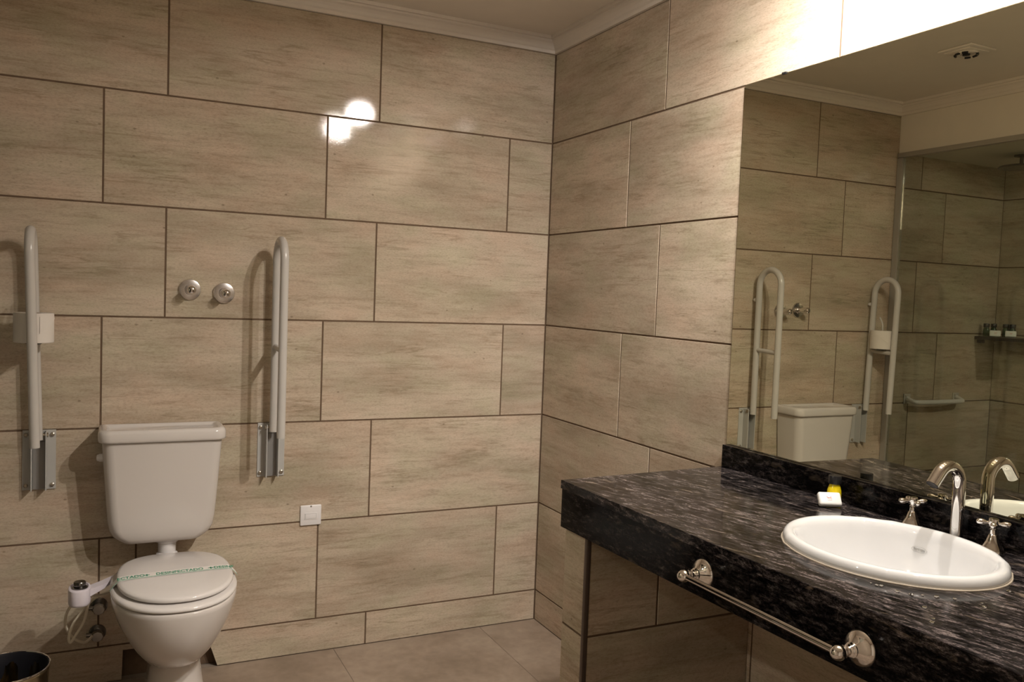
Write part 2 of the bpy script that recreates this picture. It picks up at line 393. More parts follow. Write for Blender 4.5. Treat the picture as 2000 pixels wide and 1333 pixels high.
# cornice profile (out from wall, z)
CP = [(0, 2.362), (.013, 2.362), (.013, 2.374), (.019, 2.379), (.024, 2.388), (.032, 2.396), (.042, 2.401), (.042, 2.408), (.055, 2.408), (.055, ZC), (0, ZC)]
def cornice(name, label, a, b_, nrm):
    """a,b: wall line ends; nrm: into the room; ends mitred 45 degrees"""
    a = Vector(a); b_ = Vector(b_); d = (b_-a).normalized(); nn = Vector(nrm)
    r0 = [(a.x+nn.x*o+d.x*o, a.y+nn.y*o+d.y*o, z) for o, z in CP]; r1 = [(b_.x+nn.x*o-d.x*o, b_.y+nn.y*o-d.y*o, z) for o, z in CP]
    tag(MB().loft([r0, r1]).build(name, M['cornice'], smooth=False), label, 'moulding', kind='structure')
cornice('trim_1', 'white plaster cornice along the back wall', (XS+.001, 0, 0), (0, 0, 0), (0, -1, 0))
cornice('trim_2', 'white plaster cornice along the mirror wall', (0, 0, 0), (0, YF, 0), (-1, 0, 0))
cornice('trim_3', 'white plaster cornice along the shower bulkhead', (XS+.0005, YF, 0), (XS+.0005, 0, 0), (1, 0, 0))
cornice('trim_4', 'white plaster cornice along the door wall', (0, YF, 0), (XS, YF, 0), (0, 1, 0))

# ------------------------------------------------------------ mirror
mi = tag(MB().box(-.0045, -.0005, -2.95, -1.172, .9585, 2.002).build('wall_mirror', M['mirror'], smooth=False), 'large frameless wall mirror above the granite vanity', 'mirror')
for y in (-1.33, -2.6): MB().box(-.0075, -.0003, y-.008, y+.008, 2.0, 2.0065, .001).build('mirror_clip', M['black'], mi)

# ------------------------------------------------------------ shower screen
ss = thing('shower_screen', 'clear glass shower screen in a thin aluminium frame, seen in the mirror', 'shower screen', (XS, 0, 0))
YE = YS+.002
MB().box(-.012, .012, YE, -.004, ZS-.026, ZS-.002, .001).build('header_rail', M['frame'], ss, False)
MB().box(-.012, .012, -.036, -.004, .004, ZS-.028, .001).build('wall_jamb', M['frame'], ss, False)
MB().box(-.012, .012, YE, YE+.03, .004, ZS-.028, .001).build('wall_jamb', M['frame'], ss, False)
MB().box(-.012, .012, YE+.03, -.037, .004, .024, .001).build('sill_rail', M['frame'], ss, False)
MB().box(-.003, .003, -.80, -.037, .026, ZS-.03).build('glass_panel', M['glass'], ss, False)
dp = MB().box(-.003, .003, -1.50, -.806, .026, ZS-.03).build('glass_door', M['glass'], ss, False)
MB().box(-.003, .003, YE+.03, -1.506, .026, ZS-.03).build('glass_panel', M['glass'], ss, False)
MB().tube([(.028, -.85, .36), (.028, -.85, .86)], .010).lathe([(.006, -.03), (.006, .03)], (.0, -.85, .45), 'x', 12).lathe([(.006, -.03), (.006, .03)], (.0, -.85, .78), 'x', 12).build('door_handle', M['enamel'], dp)

# shower fittings
t = thing('rain_shower', 'round rain shower head under the shower ceiling, seen in the mirror', 'shower', (-2.52, -.33, ZS))
MB().lathe([(.035, -.001), (.035, -.008), (.010, -.012)], n=24).build('ceiling_flange', M['darkchrome'], t)
MB().tube([(0, 0, -.01), (0, 0, -.05)], .009).build('arm', M['darkchrome'], t)
MB().lathe([(.015, -.045), (.03, -.05), (.10, -.057), (.105, -.062), (.10, -.067), (.001, -.068)], n=40).build('spray_disc', M['darkchrome'], t)

t = thing('shower_grab_bar', 'short white bowed grab bar on the shower wall, seen in the mirror', 'grab bar', (-2.385, 0, .885))
MB().tube(bez([(-.20, -.004, .016), (-.20, -.03, .006), (-.185, -.052, 0), (-.10, -.062, 0), (0, -.066, 0), (.10, -.062, 0), (.17, -.052, 0), (.185, -.03, .006), (.185, -.004, .016)], 60), .0125, 16).build('bar', M['plastic'], t)
for x in (-.20, .185):
    f = MB().box(x-.025, x+.025, -.005, -.0005, -.012, .040, .002).build('wall_flange', M['enamel'], t)
    MB().lathe([(.0045, .005), (.0045, .007), (.002, .008)], (x+.014, -.0, .03), '-y', 10).build('screw', M['screw'], f)

# corner shelf with bottles and soaps
t = thing('corner_shelf', 'dark stone shelf in the shower corner, holding bottles and soaps', 'shelf', (XL, 0, 1.222))
MB().box(.0, .17, -.36, -.0, 0, .018, .002).build('board', M['shelf'], t)
MB().box(.002, .03, -.33, -.30, -.02, 0, .002).build('bracket', M['shelf'], t); MB().box(.12, .15, -.03, -.002, -.02, 0, .002).build('bracket', M['shelf'], t)
def bottle(label, body, cap, loc, group=None, sh=1.0):
    b_ = thing('toiletry_bottle', label, 'bottle', loc, 0, group)
    MB().lathe([(.001, 0), (.0155, 0), (.0165, .002), (.0168, .026), (.0160, .036), (.0130, .046), (.0115, .049), (.0115, .051), (.001, .051)], n=24).build('bottle_body', body, b_)
    c = MB().lathe([(.0095, .0512), (.0145, .0512), (.0155, .0525), (.0155, .069), (.0145, .071), (.001, .0715)], n=24).build('cap', cap, b_)
    return b_
def soap(label, loc, rot, group=None):
    s_ = thing('soap_bar', label, 'soap', loc, 0, group); s_.rotation_euler = rot
    m1 = MB().box(-.027, .027, -.0175, .0175, 0, .016, .0055, 4); m1.build('wrapped_bar', M['soap'], s_)
    pr = MB()
    for k, a in enumerate((-60, -15, 20, 65, 100)):
        a = math.radians(a); p1 = Vector((math.cos(a), math.sin(a), 0))*.0042; off = Vector((.0035*(k-2)*.6, 0, 0))
        pr.tube([off-p1+Vector((-.002, .001, .0161)), off+p1*.7+Vector((-.002, .001, .0161))], .00042, 6)
    pr.tube([(-.007, -.0055, .0161), (.003, -.0055, .0161)], .00035, 6)
    pr.build('printed_emblem', M['red'], s_)
    return s_
SZ = 1.2405
bottle('dark green toiletry bottle at the left end of the row on the shower shelf', M['greenb'], M['black'], (-2.751, -.040, SZ), 'toiletry bottles on the shower shelf')
bottle('dark green toiletry bottle, second from the left on the shower shelf', M['greenb'], M['black'], (-2.797, -.050, SZ), 'toiletry bottles on the shower shelf')
bottle('dark green toiletry bottle, third from the left on the shower shelf', M['greenb'], M['black'], (-2.857, -.080, SZ), 'toiletry bottles on the shower shelf')
bottle('dark green toiletry bottle at the right end of the row on the shower shelf', M['greenb'], M['black'], (-2.862, -.116, SZ), 'toiletry bottles on the shower shelf')
soap('white wrapped soap leaning on the left pair of green bottles on the shower shelf', (-2.748, -.094, SZ+.0150), (math.radians(66), 0, math.radians(52)), 'soaps on the shower shelf')
soap('white wrapped soap leaning on the right pair of green bottles on the shower shelf', (-2.828, -.130, SZ+.0150), (math.radians(66), 0, math.radians(58)), 'soaps on the shower shelf')

# ------------------------------------------------------------ folding support rails beside the toilet
def rail(label, x, ztop, tilt=0.0):
    t = thing('folding_grab_rail', label, 'grab rail', (x, 0, 0), 0, 'folded grab rails beside the toilet')
    yb, yf, zb = -.045, -.185, .852; rr = (yb-yf)/2; cy = (yb+yf)/2; zc = ztop-rr
    def lean(z): return 0.0
    pts = [(0, yb, zb)]+[(0, yb, zb+(zc-zb)*k/8) for k in range(1, 9)]
    pts += [(0, cy+rr*math.cos(a), zc+rr*math.sin(a)) for a in [PI*k/20 for k in range(1, 20)]]
    pts += [(0, yf, zc-(zc-zb)*k/8) for k in range(0, 9)]
    pts = [(px-tilt*(pz-.78), py, pz) for px, py, pz in pts]
    MB().tube(pts, .0145, 20).build('rail_loop', M['enamel'], t)
    MB().tube([(-tilt*.38, yb-.010, 1.158), (-tilt*.38, yf+.010, 1.152)], .0105, 14).build('cross_bar', M['enamel'], t)
    MB().lathe([(.009, 0), (.009, .012), (.007, .016), (.001, .017)], (-tilt*.6, yb+.0145, 1.392), 'y', 16).build('wall_buffer', M['plastic'], t)
    p = MB().box(-.048, .048, -.0045, -.0005, .682, .878, .001).build('wall_plate', M['plate'], t, False)
    ch = MB(); ch.box(-.0225, -.019, -.040, -.0045, .684, .876, .0008); ch.box(.019, .0225, -.040, -.0045, .684, .876, .0008); ch.build('hinge_cheek', M['plate'], t, False)
    MB().box(-.018, .018, -.009, -.0045, .684, .84).build('hinge_channel', M['grey'], t, False)
    MB().lathe([(.005, -.026), (.005, .026)], (0, -.033, .866), 'x', 16).lathe([(.0075, -.027), (.0075, -.0225)], (0, -.033, .866), 'x', 6).lathe([(.0075, .0225), (.0075, .027)], (0, -.033, .866), 'x', 6).build('hinge_pin', M['screw'], t)
    for sx in (-.038, .038):
        for z in (.697, .863):
            MB().lathe([(.0072, .0045), (.0072, .0090), (.004, .011)], (sx, 0, z), '-y', 6).build('screw', M['screw'], p)
    return t
r1 = rail('white folded-up tubular grab rail on the wall to the right of the toilet tank', -1.111, 1.532)
r2 = rail('white folded-up grab rail to the left of the toilet, with the paper roll on it', -1.848, 1.518, .028)
t = thing('toilet_paper_holder', 'white wire holder through the toilet roll on the left grab rail', 'paper holder', (-1.859, -.112, 0))
MB().tube(bez([(0, .052, 1.162), (0, .02, 1.152), (0, 0, 1.156), (0, 0, 1.18), (0, 0, 1.27), (0, .004, 1.30), (0, .020, 1.328)], 50), .0042, 10).build('wire_arm', M['enamel'], t)
MB().lathe([(.022, 1.166), (.024, 1.168), (.022, 1.1705)], n=24).build('support_disc', M['black'], t)
t = thing('toilet_roll', 'white toilet paper roll standing upright on the left grab rail', 'toilet roll', (-1.859, -.112, 1.171))
MB().lathe([(.0225, 0), (.0545, 0), (.056, .002), (.056, .09), (.0545, .092), (.0225, .092)], n=40, cap0=False, cap1=False).build('paper', M['roll'], t)
MB().lathe([(.0205, .0005), (.0222, .0005), (.0222, .0915), (.0205, .0915), (.0205, .0005)], n=24, cap0=False, cap1=False).build('core', M['card'], t)
fl_ = MB(); fl_.loft([[(math.cos(a)*r_, math.sin(a)*r_, z) for r_, z in ((.0563, .082), (.0575, .082), (.0585, .03+.045*(k/6)), (.0573, .03+.045*(k/6)))] for k, a in enumerate([math.radians(-70+60*j/6) for j in range(7)])])
fl_.build('loose_sheet', M['roll'], t)

# ------------------------------------------------------------ toilet
TX = -1.457
def sup(cx, cy, a, bf, bb, z, n=48, pf=2.2, pb=2.2):
    """superellipse ring: half width a, front (towards -y) half length bf, back bb"""
    out = []
    for i in range(n):
        th = 2*PI*i/n; c, s_ = math.cos(th), math.sin(th); p = pb if s_ > 0 else pf
        x = a*math.copysign(abs(c)**(2/p), c); y = (bb if s_ > 0 else bf)*math.copysign(abs(s_)**(2/p), s_)
        out.append((cx+x, cy+y, z))
    return out
to = thing('toilet', 'white ceramic close-coupled toilet with tank and closed lid by the back wall', 'toilet', (TX, -.3, 0))
def rel(mb, o=(TX, -.3, 0)):
    bmesh.ops.translate(mb.bm, vec=-Vector(o), verts=mb.bm.verts[:]); return mb
bowl = [(.0, .106, -.33, .185, .26, 2.4), (.012, .106, -.33, .185, .26, 2.4), (.06, .092, -.32, .16, .24, 2.4), (.12, .081, -.31, .142, .22, 2.4), (.17, .075, -.305, .136, .19, 2.3), (.212, .074, -.305, .142, .18, 2.3),
        (.222, .083, -.31, .165, .18, 2.2), (.235, .099, -.315, .19, .18, 2.2), (.262, .118, -.322, .216, .195, 2.2), (.30, .139, -.33, .238, .215, 2.2), (.345, .160, -.338, .252, .235, 2.2), (.385, .174, -.343, .256, .24, 2.2), (.415, .1805, -.345, .258, .24, 2.25), (.427, .1805, -.345, .258, .24, 2.25), (.4308, .177, -.345, .255, .237, 2.25)]
mb = MB().loft([sup(TX+(.008 if z < .23 else 0), cy, a, f, k, z, 56, p, 2.6) for z, a, cy, f, k, p in bowl]); rel(mb).build('bowl', M['ceramic'], to, auto=60)
# seat ring and lid
SC = -.350
def slab(rings): 
    m_ = MB().loft(rings); return rel(m_)
slab([sup(TX, SC, .160, .232, .215, .4315, 56, 2.2, 2.8), sup(TX, SC, .166, .238, .220, .4345, 56, 2.2, 2.8), sup(TX, SC, .180, .251, .231, .4352, 56, 2.2, 2.8), sup(TX, SC, .182, .253, .232, .4375, 56, 2.2, 2.8), sup(TX, SC, .182, .253, .232, .4415, 56, 2.2, 2.8), sup(TX, SC, .179, .250, .230, .446, 56, 2.2, 2.8), sup(TX, SC, .172, .243, .224, .4485, 56, 2.2, 2.8), sup(TX, SC, .150, .22, .20, .4490, 56, 2.2, 2.8)]).build('seat_ring', M['seat'], to, auto=60)
LX = -1.4535
slab([sup(LX, SC, .145, .200, .20, .4492, 56, 2.15, 3.0), sup(LX, SC, .150, .205, .205, .4535, 56, 2.15, 3.0), sup(LX, SC, .166, .221, .229, .4545, 56, 2.15, 3.0), sup(LX, SC, .168, .223, .231, .4575, 56, 2.15, 3.0), sup(LX, SC, .168, .223, .231, .4625, 56, 2.15, 3.0), sup(LX, SC, .165, .220, .228, .4665, 56, 2.15, 3.0), sup(LX, SC, .157, .212, .221, .4688, 56, 2.15, 3.0), sup(LX, SC, .10, .15, .15, .4712, 56, 2.15, 2.8)]).build('lid', M['seat'], to, auto=60)
for sx in (-.075, .075): rel(MB().lathe([(.013, .433), (.013, .449), (.009, .452), (.001, .4525)], (TX+sx, -.108, 0), n=16)).build('hinge_cap', M['seat'], to)
# tank
TCX = -1.4805
def rrect(cx, hw, y0, y1, z, r, n=6, rb=.006):
    """rounded rectangle ring, y0 front (more negative)"""
    out = []
    for (qx, qy, a0, rr) in ((cx+hw-r, y0+r, -90, r), (cx+hw-rb, y1-rb, 0, rb), (cx-hw+rb, y1-rb, 90, rb), (cx-hw+r, y0+r, 180, r)):
        for k in range(n+1):
            a = math.radians(a0+90*k/n); out.append((qx+rr*math.cos(a), qy+rr*math.sin(a), z))
    return out
tk = []
for z, hw, y0, r_ in ((.506, .112, -.112, .03), (.5065, .117, -.118, .03), (.510, .122, -.124, .032), (.522, .138, -.131, .035), (.536, .152, -.136, .035), (.556, .161, -.140, .035), (.59, .1665, -.143, .035), (.64, .1705, -.146, .035), (.72, .1760, -.150, .035), (.80, .1815, -.153, .035), (.848, .185, -.155, .035)):
    tk.append(rrect(TCX, hw, y0, -.006, z, r_))
rel(MB().loft(tk)).build('tank', M['ceramic'], to, auto=60)
ld = [rrect(TCX, .190, -.160, -.005, .8495, .035), rrect(TCX, .195, -.165, -.004, .852, .037), rrect(TCX, .196, -.166, -.004, .858, .037), rrect(TCX, .196, -.166, -.004, .878, .037), rrect(TCX, .193, -.163, -.005, .886, .036), rrect(TCX, .188, -.158, -.008, .890, .034),
      rrect(TCX, .178, -.148, -.014, .891, .03), rrect(TCX, .168, -.136, -.020, .887, .028), rrect(TCX, .163, -.130, -.023, .881, .026)]
rel(MB().loft(ld)).build('tank_lid', M['ceramic'], to, auto=60)
rel(MB().lathe([(.0130, 0), (.0130, .010), (.0105, .014), (.0105, .017), (.004, .019)], (TCX-.181, -.095, .795), '-x', 20)).build('flush_button', M['plastic'], to)
rel(MB().lathe([(.036, .507), (.036, .497), (.029, .492), (.028, .46), (.034, .455), (.034, .43), (.034, .40)], (-1.462, -.075, 0), 'z', 28)).build('flush_pipe', M['plastic'], to)
# sanitary paper band across the lid
band = MB(); rings = []
def bandz(x):  # profile over lid and down on the seat ring
    d = abs(x-LX)
    return .4722-.003*max(0, (d-.09)/.07)**2
path = []
for x in [LX-.186, LX-.184, LX-.180, LX-.174, LX-.168, LX-.162, LX-.14, LX-.10, LX-.05, LX, LX+.05, LX+.10, LX+.14, LX+.160, LX+.167, LX+.174, LX+.180, LX+.184]:
    d = abs(x-LX); z = bandz(x)
    if d > .165: z = .4665-(d-.165)*1.0
    if d > .177: z = .4545-(d-.177)*1.4
    path.append((x, -.345+.05*(x-LX), z))
hw = .021
for x, y, z in path: rings.append([(x, y-hw, z), (x, y+hw, z), (x, y+hw, z+.0005), (x, y-hw, z+.0005)])
band.loft(rings)
bo = thing('hygiene_band', 'white paper band printed in green laid across the toilet lid', 'paper band', (LX, -.345, .472))
rel(band, (LX, -.345, .472)).build('paper_strip', M['paperband'], bo, False)
def bandtext(body, cx):
    o = text_mesh(body, .030, M['green'], bo, Matrix.Identity(4), bold=.0006, sx=.64)
    for v in o.data.vertices:
        x = v.co.x+cx; up_ = v.co.z
        v.co = Vector((x, .05*x+v.co.y, bandz(x+LX)+.00075+up_*.3-.472))
    return o
bandtext('DESINFECTADO', .012); bandtext('ECTADO', -.128); bandtext('DESINF', .144)
for cx in (-.083, .104):
    m_ = MB().box(cx-.0022, cx+.0022, -.008, .008, .0004, .001); m_.box(cx-.008, cx+.008, -.0022, .0022, .0004, .001)
    o = m_.build('printed_cross', M['green'], bo, False); o.location = (0, .05*cx, 0)
m_ = MB(); seg = [(x, y, z) for x, y, z in path if abs(x-LX) < .19]
for s_ in (-1,): m_.tube([(x-LX, y+.345+s_*(hw-.004), z-.472+.0006) for x, y, z in seg], .0009, 6)
m_.build('printed_line', M['green'], bo, False)

# ------------------------------------------------------------ bidet attachment with hoses and stop valves
bd = thing('bidet_attachment', 'white bidet control unit with a chrome knob on an arm left of the seat', 'bidet', (-1.722, -.275, 0))
def oval(cx, cy, a, b_, z, n=40, p=2.6): return sup(cx, cy, a, b_, b_, z, n, p, p)
MB().loft([oval(0, 0, .028, .044, .384), oval(0, 0, .0305, .047, .387), oval(0, 0, .0313, .048, .392), oval(0, 0, .0313, .048, .427), oval(0, 0, .030, .0465, .432), oval(0, 0, .027, .0435, .434), oval(0, .002, .0245, .036, .434), oval(0, .002, .0235, .035, .4295)]).build('control_housing', M['bidetp'], bd)
MB().lathe([(.0215, .4297), (.0215, .4335), (.020, .4340), (.001, .4340)], (0, 0, 0), n=28).build('knob_ring', M['darkchrome'], bd)
MB().lathe([(.0165, .4342), (.0175, .436), (.017, .447), (.0155, .449), (.001, .4495)], (0, .004, 0), n=28).build('knob', M['darkchrome'], bd)
MB().loft([[(.029, -.026, .408), (.029, .016, .408), (.029, .016, .431), (.029, -.026, .431)], [(.065, .002, .418), (.058, .04, .418), (.058, .04, .4325), (.065, .002, .4325)], [(.108, .050, .428), (.10, .086, .428), (.10, .086, .434), (.108, .050, .434)]]).build('mounting_arm', M['bidetp'], bd, False)
h1 = bez([(-.012, 0, .386), (-.030, .02, .36), (-.040, .06, .315), (-.036, .09, .27), (-.014, .12, .225), (.012, .16, .195), (.026, .20, .187), (.034, .235, .184)], 60)
MB().tube(h1, .0042, 10).build('supply_hose', M['hose'], bd)
h2 = bez([(.020, .0, .386), (.022, .03, .36), (.012, .07, .30), (-.010, .08, .255), (-.026, .08, .232), (-.030, .08, .252), (-.018, .085, .290), (.010, .10, .325), (.040, .12, .350), (.085, .14, .362), (.115, .15, .365)], 90)
MB().tube(h2, .0042, 10).build('spray_hose', M['hose'], bd)
MB().tube(bez([(.030, .03, .395), (.05, .05, .383), (.08, .08, .377), (.11, .11, .374)], 30), .0042, 10).build('spray_hose', M['hose'], bd)
for (x, z, lab, k) in ((-1.672, .180, 'round dark chrome stop valve low on the wall left of the toilet foot', 0), (-1.668, .272, 'upper dark chrome stop valve on the wall beside the bowl', 1)):
    v = thing('stop_valve', lab, 'valve', (x, 0, z), 0, 'stop valves beside the toilet')
    MB().lathe([(.027, .0005), (.027, .004), (.020, .009), (.012, .011), (.012, .026)], (0, 0, 0), '-y', 28).build('escutcheon', M['darkchrome'], v)
    MB().lathe([(.014, .026), (.019, .028), (.020, .040), (.017, .046), (.001, .047)], (0, 0, 0), '-y', 8).build('knob', M['darkchrome'], v)
    MB().lathe([(.007, 0), (.007, .024)], (-.010, -.019, .0), '-x', 12).build('outlet', M['darkchrome'], v)
MB().lathe([(.0001, 0), (.0001, 0)], n=3)

# bin
bn = thing('waste_bin', 'round metal waste bin with black liner on the floor by the left edge', 'bin', (-1.902, -.43, 0))
MB().lathe([(.088, .001), (.090, .004), (.108, .262), (.1105, .266), (.1105, .270), (.108, .272), (.106, .270), (.104, .262), (.086, .008), (.001, .007)], n=48, cap0=True, cap1=False).build('shell', M['brass'], bn)
li = MB(); prof = [(.1085, .2735), (.1055, .274), (.1035, .268), (.101, .22), (.095, .12), (.088, .02), (.001, .015)]
rings = []
for r_, z in prof: rings.append([(r_*(1+(.012*math.sin(9*a+z*30) if z < .26 else 0))*math.cos(a), r_*(1+(.012*math.sin(9*a+z*30) if z < .26 else 0))*math.sin(a), z) for a in [2*PI*k/64 for k in range(64)]])
li.loft(rings, cap0=False, cap1=True).build('bin_liner', M['liner'], bn)
rr_ = MB(); rr_.tube([(.1095*math.cos(2*PI*k/48), .1095*math.sin(2*PI*k/48), .2745) for k in range(49)], .0022, 8, cap=False); rr_.build('rim', M['chrome'], bn)

# ------------------------------------------------------------ wall fittings
for k, (x, z, lab) in enumerate(((-1.396, 1.350, 'left of two round chrome wall valves above the toilet tank'), (-1.284, 1.342, 'right of two round chrome wall valves above the toilet tank'))):
    if k == 0:
        v = thing('wall_valve', lab, 'valve', (x, 0, z), 0, 'chrome wall valves above the tank')
        MB().lathe([(.034, .0005), (.0362, .002), (.0362, .006), (.0345, .0085), (.0335, .0088), (.018, .0100), (.0165, .0125)], (0, 0, 0), '-y', 40).build('escutcheon', M['satin'], v)
        MB().lathe([(.0135, .012), (.0135, .022), (.0105, .024), (.0105, .028), (.0145, .032), (.0155, .060), (.0150, .068), (.0115, .075), (.006, .078), (.001, .079)], (0, 0, 0), '-y', 28).build('knob', M['chrome'], v)
        wv = v
    else:
        v = copy_tree(wv); v['label'] = lab; v.location = (x, 0, z)
t = thing('wall_socket', 'small square white wall plate with a slotted insert, low right of the toilet', 'socket', (-.961, 0, .526))
pz = MB().box(-.039, .039, -.008, -.0005, -.038, .038, .0035, 3).build('cover_plate', M['plastic'], t)
MB().box(-.024, .024, -.0092, -.0078, -.016, .010, .0008).build('insert', M['plastic'], t)
MB().box(-.0215, -.019, -.0098, -.009, -.012, .008).build('slot', M['greyprint'], t, False)
fr_ = MB(); fr_.box(-.018, .020, -.0096, -.009, .0062, .0072); fr_.box(-.018, .020, -.0096, -.009, -.0122, -.0112); fr_.box(.019, .020, -.0096, -.009, -.0112, .0062); fr_.build('printed_frame', M['greyprint'], t, False)
MB().lathe([(.003, .0082), (.003, .0090), (.001, .0095)], (0, 0, .034), '-y', 10).build('screw', M['screw'], t)

# ------------------------------------------------------------ vanity counter
ZTOP = .893; FX0, FX1 = -.576, -.556   # front edge drifts slightly towards the near end
Y0c, Y1c = -1.178, -2.436
SKX, SKY, SA, SB = -.2635, -1.9746, .187, .2175
vc = thing('vanity_counter', 'polished black granite vanity counter with pale streaks under the mirror', 'counter', (-.28, -1.8, 0))
OV = (-.28, -1.8, 0)
corners = [(-.0008, -1.170), (FX0, -1.202), (FX1, Y1c), (-.0008, Y1c)]
def edge_hit(cx, cy, dx, dy):
    best = None
    for i in range(4):
        (x1, y1), (x2, y2) = corners[i], corners[(i+1) % 4]; ex, ey = x2-x1, y2-y1
        det = dx*(-ey)+ex*dy
        if abs(det) < 1e-9: continue
        t_ = ((x1-cx)*(-ey)+ex*(y1-cy))/det; u_ = (dx*(y1-cy)-dy*(x1-cx))/det
        if t_ > 0 and -1e-6 <= u_ <= 1+1e-6 and (best is None or t_ < best): best = t_
    return cx+dx*best, cy+dy*best
angs = sorted(set([2*PI*k/96 for k in range(96)]+[math.atan2((cy-SKY), (cx-SKX)) % (2*PI) for cx, cy in corners]))
top_o = []; top_i = []
for a in angs:
    top_o.append(edge_hit(SKX, SKY, math.cos(a), math.sin(a)))
    r_ = 1/math.sqrt((math.cos(a)/(SA*.90))**2+(math.sin(a)/(SB*.90))**2); top_i.append((SKX+r_*math.cos(a), SKY+r_*math.sin(a)))
def ringz(pts, z): return [(x, y, z) for x, y in pts]
tb = MB(); T_ = .022
R_ = [[tb.bm.verts.new(p) for p in r_] for r_ in (ringz(top_o, ZTOP-.0012), ringz([(x+(SKX-x)*.003, y+(SKY-y)*.003) for x, y in top_o], ZTOP), ringz(top_i, ZTOP), ringz(top_i, ZTOP-T_), ringz(top_o, ZTOP-T_))]
nn = len(angs)
for k in range(5):
    a, b_ = R_[k], R_[(k+1) % 5]
    for i in range(nn): tb.bm.faces.new((a[i], a[(i+1) % nn], b_[(i+1) % nn], b_[i]))
rel(tb, OV).build('counter_slab', M['granite'], vc, False)
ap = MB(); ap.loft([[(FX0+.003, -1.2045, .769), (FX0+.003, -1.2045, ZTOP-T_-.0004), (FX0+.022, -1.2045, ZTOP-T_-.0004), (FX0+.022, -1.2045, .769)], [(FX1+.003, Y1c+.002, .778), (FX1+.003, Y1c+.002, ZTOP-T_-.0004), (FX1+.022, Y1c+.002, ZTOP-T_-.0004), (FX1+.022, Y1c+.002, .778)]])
rel(ap, OV).build('apron', M['granite_shaded'], vc, False)
rel(MB().loft([[(-.002, -1.1735, .769), (-.002, -1.1735, ZTOP-T_-.0004), (-.002, -1.187, ZTOP-T_-.0004), (-.002, -1.187, .769)], [(FX0+.003, -1.2043, .769), (FX0+.003, -1.2043, ZTOP-T_-.0004), (FX0+.003, -1.218, ZTOP-T_-.0004), (FX0+.003, -1.218, .769)]]), OV).build('side_apron', M['granite_shaded'], vc, False)
rel(MB().box(-.021, -.0008, Y1c, -1.1735, ZTOP+.0003, .9575, .0012, 2), OV).build('backsplash', M['granite_shaded'], vc, False)

# towel bar on the apron
def apx(y): return FX0+.003+(FX1-FX0)*(-1.2-y)/(1.236)*1.0
tw = thing('towel_bar', 'chrome towel bar with two round rosettes on the granite apron', 'towel bar', (apx(-1.98), -1.98, .826))
ya, yb = -1.784, -2.175
pr_ = [(.0300, .0002), (.0305, .002), (.0300, .005), (.0265, .010), (.021, .013), (.0155, .018), (.012, .021), (.0125, .024), (.0095, .026), (.0105, .029), (.0075, .031), (.0075, .036), (.010, .040)]
for y in (ya, yb):
    p_ = MB().lathe(pr_, (apx(y)-apx(-1.98), y+1.98, 0), '-x', 32).build('rosette', M['chrome'], tw)
    MB().lathe([(.001, .0375), (.006, .0385), (.0100, .042), (.0122, .047), (.0128, .052), (.0118, .057), (.0095, .061), (.006, .0645), (.001, .0655)], (apx(y)-apx(-1.98), y+1.98, 0), '-x', 28).build('ball_end', M['chrome'], tw)
MB().tube([(apx(ya)-apx(-1.98)-.051, ya+1.98-.009, 0), (apx(yb)-apx(-1.98)-.051, yb+1.98+.009, 0)], .0062, 18).build('rail', M['chrome'], tw)

# ------------------------------------------------------------ sink
sk = thing('sink', 'white oval drop-in ceramic sink with a scalloped rim in the granite counter', 'sink', (SKX, SKY, ZTOP))
bumps = [math.atan2((y-SKY)/SB, (x-SKX)/SA) for x, y in ((-.125, -1.766), (-.081, -1.829))]
# symmetric scallops: back-left, back-right, front-right, front-left
bl = []
for b_ in bumps: bl += [(b_, 1), (-b_, .35)]
bl += [(PI-bumps[1], .3), (PI+bumps[1], .3)]
def scal(a):
    s_ = 0
    for b_, k_ in bl:
        d_ = (a-b_+PI) % (2*PI)-PI
        s_ += k_*(.014*math.exp(-(d_/.050)**2)-.009*math.exp(-((abs(d_)-.12)/.06)**2))
    return s_
prof = [(.985, .0003, 1), (1.0, .003, 1), (1.0, .007, 1), (.992, .0135, 1), (.975, .0185, 1), (.950, .0215, 1), (.925, .0215, .9), (.900, .0195, .8), (.880, .015, .7), (.864, .007, .5), (.852, -.006, .3), (.83, -.028, .15), (.79, -.06, 0), (.72, -.09, 0), (.60, -.115, 0), (.42, -.132, 0), (.2, -.140, 0), (.10, -.142, 0)]
NS = 144; rings = []
for s_, z, k in prof:
    rings.append([((s_*(1+k*scal(a)))*SA*math.cos(a), (s_*(1+k*scal(a)))*SB*math.sin(a), z) for a in [2*PI*i/NS for i in range(NS)]])
# close with the underside so that the basin has thickness
for s_, z in ((.12, -.152), (.45, -.145), (.65, -.126), (.77, -.098), (.84, -.06), (.875, -.02), (.885, -.001)):
    rings.append([(s_*SA*math.cos(a), s_*SB*math.sin(a), z) for a in [2*PI*i/NS for i in range(NS)]])
sb = MB().loft(rings, False, False)
sb.build('basin', M['sink'], sk, auto=70)
MB().lathe([(.030, -.1405), (.030, -.1385), (.024, -.1380), (.020, -.1405), (.001, -.1405)], n=28).build('drain', M['chrome'], sk)
sl = MB(); sl.tube([(SA*1.006*(1+scal(a))*math.cos(a), SB*1.006*(1+scal(a))*math.sin(a), +.0008) for a in [2*PI*i/96 for i in range(97)]], .0020, 8, cap=False); sl.build('sealant_bead', M['sealant'], sk)
